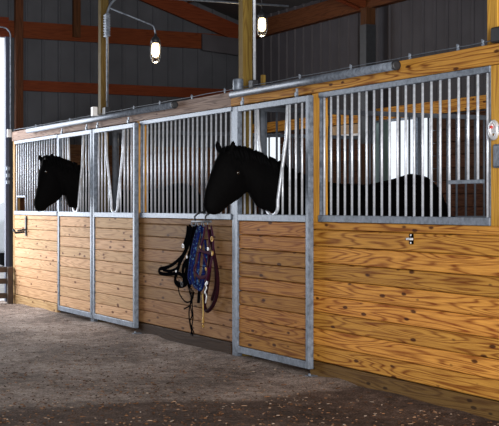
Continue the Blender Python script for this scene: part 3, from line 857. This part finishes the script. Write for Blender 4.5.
# brass snap strap
root = thing('snap_strap', W(203, 327, TY), 'yellow leather strap ending in a brass snap below the blue rope', 'strap')
mb = MB(); strap(mb, [(202.5, 294), (203, 305), (203, 318)], .008, -.08); make('strap', mb, 'yellowrope', root)
mb = MB(); ring(mb, 203, 326, .012, -.085, .005); p = W(203, 320, -.085); mb.box((p.x - .012, -.092, p.z - .03), (p.x + .012, -.078, p.z + .02), .004)
make('snap', mb, 'brass', root)

# ------------------------------------------------------------------ horses
def egg(top, bot, w, X, low=.7, n=20, sq=1.0):
    top, bot = Vector((top[0], top[1])), Vector((bot[0], bot[1])); c = (top + bot) / 2; h = (top - bot) / 2
    pts = []
    for k in range(n):
        a = 2 * math.pi * k / n; ca, sa = math.cos(a), math.sin(a)
        ww = w * (1.0 if ca > 0 else (1 + (low - 1) * abs(ca)))
        q = c + h * ca; pts.append(Vector((X + ww * sa, q.x, q.y)))
    return pts
def horse(X, pairs_px, ears, eye_px, label, crest_px, back_px, tailpx, shift=0.0):
    "pairs are photo positions of the upper and lower outline in the horse's own mid plane"
    def P(q): v = WX(q[0], q[1], X); return (v.y, v.z)
    mb = MB(); rings = []
    for (a, b, w, low) in pairs_px: rings.append(egg(P(a), P(b), w, X, low))
    # body: straight in stall coordinates, joined to last neck ring
    y0 = P(pairs_px[-1][0])[0]
    for (dy, zt, zb, w, low) in back_px:
        rings.append(egg((y0 + dy, zt), (y0 + dy + .02, zb), w, X, low))
    mb.loft(rings)
    # ears
    for (bp, tp, sx) in ears:
        b0 = P(bp); t0 = P(tp); base = Vector((X + sx * .045, b0[0], b0[1])); tip = Vector((X + sx * .06, t0[0], t0[1])); mid = (base + tip) / 2 + Vector((sx * .008, 0, 0))
        mb.tube([base - (tip - base) * .25, base, mid, tip], [.022, .028, .024, .004], 10)
    # legs
    yf = y0 + .12; yh = y0 + 1.12
    for sx in (-1, 1):
        x = X + sx * .15
        mb.tube([(x, yf, 1.15), (x, yf - .02, .92), (x, yf, .72), (x, yf + .0, .50), (x, yf + .005, .44), (x, yf + .01, .20), (x, yf, .12), (x, yf - .03, .06), (x, yf - .035, .0)], [.12, .105, .07, .052, .045, .032, .040, .045, .058], 12)
        x = X + sx * .16
        mb.tube([(x, yh + .02, 1.2), (x, yh - .02, .98), (x, yh - .02, .80), (x, yh + .08, .62), (x, yh + .14, .50), (x, yh + .11, .22), (x, yh + .08, .13), (x, yh + .04, .06), (x, yh + .035, .0)], [.17, .16, .115, .065, .052, .034, .042, .046, .060], 12)
    ob = make('horse', mb, 'hide', origin=(X, y0 + .7, 0)); tag(ob, label, 'horse')
    r = ob.modifiers.new('remesh', 'REMESH'); r.mode = 'VOXEL'; r.voxel_size = .014; r.use_smooth_shade = True
    sm = ob.modifiers.new('smooth', 'SMOOTH'); sm.factor = .5; sm.iterations = 5
    # eyes
    e = P(eye_px)
    for sx in (-1, 1):
        m = MB(); m.lathe((X + sx * .088, e[0], e[1]), [(.003, -.012), (.014, -.006), (.017, 0), (.014, .006), (.003, .012)], 12, 'X'); make('eye', m, 'eye', ob)
    # mane falls along the crest
    mm = MB(); pts = smooth([Vector((X, *P(q))) for q in crest_px], 8)
    rr = random.Random(3)
    for i, p in enumerate(pts):
        for sx in (-1, 1):
            ln = rr.uniform(.08, .15)
            q0 = p + Vector((0, rr.uniform(-.02, .02), -.012)); q1 = q0 + Vector((sx * .055, .0, -.03)); q2 = q0 + Vector((sx * .085, rr.uniform(-.01, .03), -ln))
            mm.tube([q0, q0 + Vector((sx * .02, 0, .016)), q1, q2], [.010, .012, .012, .002], 5)
    make('mane', mm, 'hair', ob)
    fm = MB(); p0 = pts[0]
    for k in range(7):
        q0 = p0 + Vector((rr.uniform(-.03, .03), -.01, .0)); fm.tube([q0, q0 + Vector((0, -.03, -.02)), q0 + Vector((rr.uniform(-.03, .03), -.055, -.12))], [.008, .010, .002], 5)
    make('forelock', fm, 'hair', ob)
    tm = MB(); ty = y0 + back_px[-1][0]; tz = back_px[-1][1] - .02
    for k in range(16):
        ax = rr.uniform(-.04, .04); ay = rr.uniform(-.02, .03)
        tm.tube([(X + ax * .4, ty - .03, tz), (X + ax * .7, ty + .05 + ay * .5, tz - .06), (X + ax, ty + .06 + ay, tz - .35), (X + ax * 1.2, ty + .03 + ay, tz - .85)], [.012, .016, .018, .004], 5)
    make('tail', tm, 'hair', ob)
    return ob
XC = (XF(235, DY) + XF(308.5, DY)) / 2
pc = [((207.5, 213.5), (214, 215), .025, .8), ((203.5, 207), (219, 214), .050, .9), ((203.5, 199), (224, 210), .055, .85), ((205.5, 189), (230, 205), .058, .8), ((208.5, 179), (238, 200), .070, .75), ((212, 169), (245, 194), .085, .7),
      ((215.5, 160), (250, 187), .095, .65), ((220, 152), (250, 186), .085, .6), ((230, 148), (248, 191), .085, .7), ((242, 149), (251, 198), .092, .7), ((254, 152.5), (257, 207), .10, .65), ((266, 158.5), (263.5, 210.5), .10, .45),
      ((278, 164), (273, 213), .105, .42), ((294, 173), (290, 245), .17, .7), ((310, 179), (306, 268), .23, .8)]
bk = [(.12, 1.475, .80, .27, .85), (.30, 1.455, .74, .285, .9), (.55, 1.45, .74, .30, .95), (.80, 1.50, .76, .30, .95), (.96, 1.545, .80, .29, .95), (1.08, 1.53, .86, .26, .95), (1.18, 1.46, .94, .20, .9), (1.24, 1.37, 1.02, .12, .9)]
horse(XC, pc, [((222, 150), (219.5, 139), -1), ((229, 149), (230.5, 140), 1)], (233, 173), 'black horse with head and neck out of the nearest golden door, large in the middle',
      [(228, 147), (240, 147.5), (254, 151.5), (266, 157.5), (278, 163), (294, 172), (310, 178)], bk, None)
XA = (XF(57.5, DY) + XF(91.5, DY)) / 2
pa_ = [((35, 208.5), (38, 212), .025, .8), ((33.5, 203), (44.5, 211), .050, .9), ((35, 196), (49, 206.5), .055, .85), ((36.5, 189), (55, 203), .060, .8), ((37.5, 181), (60, 199), .072, .75), ((38, 173), (62, 196), .085, .7),
       ((40.5, 165), (64, 192), .095, .65), ((44, 159.5), (64, 191), .085, .6), ((50, 157), (64, 195), .085, .7), ((57, 158.5), (66.5, 202), .092, .7), ((64, 161), (69, 208), .10, .6), ((71, 163.5), (72.5, 208), .10, .45),
       ((79, 167.5), (78, 210), .105, .42), ((90, 174), (89, 232), .17, .7), ((101, 181), (99, 248), .23, .8)]
horse(XA, pa_, [((43, 160.5), (40.3, 153.5), -1), ((49.5, 159), (51.5, 152.5), 1)], (44, 172), 'black horse leaning its head out of the far stall door, the leftmost horse',
      [(47, 156), (57, 157.5), (64, 160), (71, 162.5), (79, 166.5), (90, 173), (101, 180)], bk, None)

# ------------------------------------------------------------------ car outside the doorway
CX = -26.0
def car():
    root = thing('car', (CX, 1.4, -.04), 'silver white car parked outside beyond the bright doorway', 'car')
    yt = WX(0, 234, CX + .8).y - .25           # tail end, front points behind the barn
    z0 = -.04
    prof = [(0, .35), (.0, .75), (.05, .98), (.30, 1.02), (.75, 1.38), (1.3, 1.46), (2.3, 1.45), (3.1, 1.05), (4.1, .92), (4.35, .70), (4.35, .35)]
    body = MB(); body.prism([(CX - .85, yt + a, z0 + b) for a, b in prof], (1.7, 0, 0))
    ob = make('body', body, 'carpaint', root)
    bv = ob.modifiers.new('bevel', 'BEVEL'); bv.width = .07; bv.segments = 3
    for cy in (yt + .85, yt + 3.45):
        for sx in (-1, 1):
            xw = CX + sx * .80
            w_ = MB().lathe((xw, cy, z0 + .31), [(.18, -.10), (.30, -.10), (.31, -.05), (.31, .05), (.30, .10), (.18, .10)], 24, 'X'); wo = make('wheel', w_, 'tyre', root)
            make('hub', MB().lathe((xw + sx * .085, cy, z0 + .31), [(.05, -.03), (.18, -.02), (.17, .03), (.04, .035)], 16, 'X'), 'galv', wo)
    for a, b in (((.62, 1.03), (1.45, 1.38)), ((1.55, 1.03), (2.35, 1.38))):
        g_ = MB().prism([(CX + .85, yt + a[0], z0 + 1.02), (CX + .85, yt + b[0], z0 + 1.02), (CX + .85, yt + b[0] - (.0 if a[0] < 1 else .12), z0 + 1.36), (CX + .85, yt + a[0] + (.22 if a[0] < 1 else 0), z0 + 1.34)], (.012, 0, 0)); make('window', g_, 'carglass', root)
    for sx in (-1, 1): make('tail_light', MB().box((CX + sx * .80 - .06, yt - .02, z0 + .72), (CX + sx * .80 + .06, yt + .14, z0 + .92), .01), 'redlens', root)
    make('bumper', MB().box((CX - .82, yt - .06, z0 + .32), (CX + .82, yt + .05, z0 + .55), .03), 'carpaint', root)
car()

# ------------------------------------------------------------------ loose litter on the dirt
def litter_mat():
    m, nt, b = newmat('dry litter bits')
    at = N(nt, 'ShaderNodeAttribute', attribute_name='pid')
    L(nt, ramp(nt, at.outputs['Fac'], [(0, (.03, .018, .012)), (.4, (.10, .045, .022)), (.7, (.22, .11, .055)), (.9, (.24, .16, .11)), (1, (.34, .28, .23))]), b.inputs['Base Color'])
    b.inputs['Roughness'].default_value = .9; b.inputs['Specular IOR Level'].default_value = .1
    return m
M['litter'] = litter_mat()
rl = random.Random(11); mb = MB()
for k in range(3800):
    px = rl.uniform(-10, 510); py = 300 + 130 * rl.random() ** .75
    q = floor_pt(px, py)
    if q.y > -.12 or q.x < X_END + .4: continue
    z = .022 * mn.noise(Vector((q.x * .9, q.y * .9, 0))) + .010 * mn.noise(Vector((q.x * 4, q.y * 4, 3))) - .012
    z += .045 * max(0, 1 - abs(q.y + .02) / .30) * .8
    a = rl.uniform(0, math.pi); l_ = rl.uniform(.003, .013) * (2 if rl.random() < .06 else 1); w_ = rl.uniform(.002, .007); h_ = rl.uniform(.002, .006)
    dx, dy = math.cos(a), math.sin(a); pid = rl.random() ** 1.3
    vs = [mb.bm.verts.new((q.x + dx * i * l_ - dy * j * w_, q.y + dy * i * l_ + dx * j * w_, z + kz)) for (i, j, kz) in ((-1, -1, 0), (1, -1, 0), (1, 1, 0), (-1, 1, 0), (-.6, -.4, h_), (.7, -.5, h_), (.5, .6, h_), (-.7, .5, h_))]
    mb._tag([mb.bm.faces.new([vs[t] for t in f]) for f in ((3, 2, 1, 0), (4, 5, 6, 7), (0, 1, 5, 4), (1, 2, 6, 5), (2, 3, 7, 6), (3, 0, 4, 7))], pid)
tag(make('floor_litter', mb, 'litter', origin=(0, 0, 0)), 'scattered wood chips, pebbles and straw bits on the dirt aisle floor', 'litter', kind='stuff')

# ------------------------------------------------------------------ light
wd = bpy.data.worlds.new('overcast sky'); S.world = wd; wd.use_nodes = True
nt = wd.node_tree; bg = nt.nodes['Background']
bg.inputs[0].default_value = (.90, .95, 1.0, 1); bg.inputs[1].default_value = 1.15
def area(name, loc, target, sx, sy, power, col):
    l = bpy.data.lights.new(name, 'AREA'); l.shape = 'RECTANGLE'; l.size = sx; l.size_y = sy; l.energy = power; l.color = col
    o = bpy.data.objects.new(name, l); COL.objects.link(o); o.location = loc
    d = Vector(target) - Vector(loc); o.rotation_euler = d.to_track_quat('-Z', 'Y').to_euler(); return o
area('doorway_daylight', (X_END - .5, -2.4, 1.9), (-13, -1.2, .8), 4.2, 3.2, 340, (.93, .96, 1))
area('near_doorway_daylight', (3.9, -5.2, 1.75), (-7.5, 0, .9), 4.5, 3.2, 2000, (1, .97, .92))
for i, p in enumerate((lamp1, lamp2)):
    if i > 5: break
    l = bpy.data.lights.new('jar_lamp_glow', 'POINT'); l.energy = 10; l.color = (1, .72, .42); l.shadow_soft_size = .03
    o = bpy.data.objects.new('jar_lamp_glow', l); COL.objects.link(o); o.location = p - Vector((0, 0, .16))

# ------------------------------------------------------------------ camera
cam = bpy.data.cameras.new('camera'); co = bpy.data.objects.new('camera', cam); COL.objects.link(co)
co.location = (0, -DIST, EYE); co.rotation_euler = (math.pi / 2, 0, math.pi / 2 - TH)
cam.sensor_width = 36; cam.lens = F * 36 / 499; cam.shift_y = -8.0 / 499; cam.clip_end = 300
S.camera = co
S.view_settings.view_transform = 'Standard'; S.view_settings.look = 'None'
S.view_settings.exposure = 0.0; S.view_settings.gamma = 1.0; S.view_settings.use_curve_mapping = False
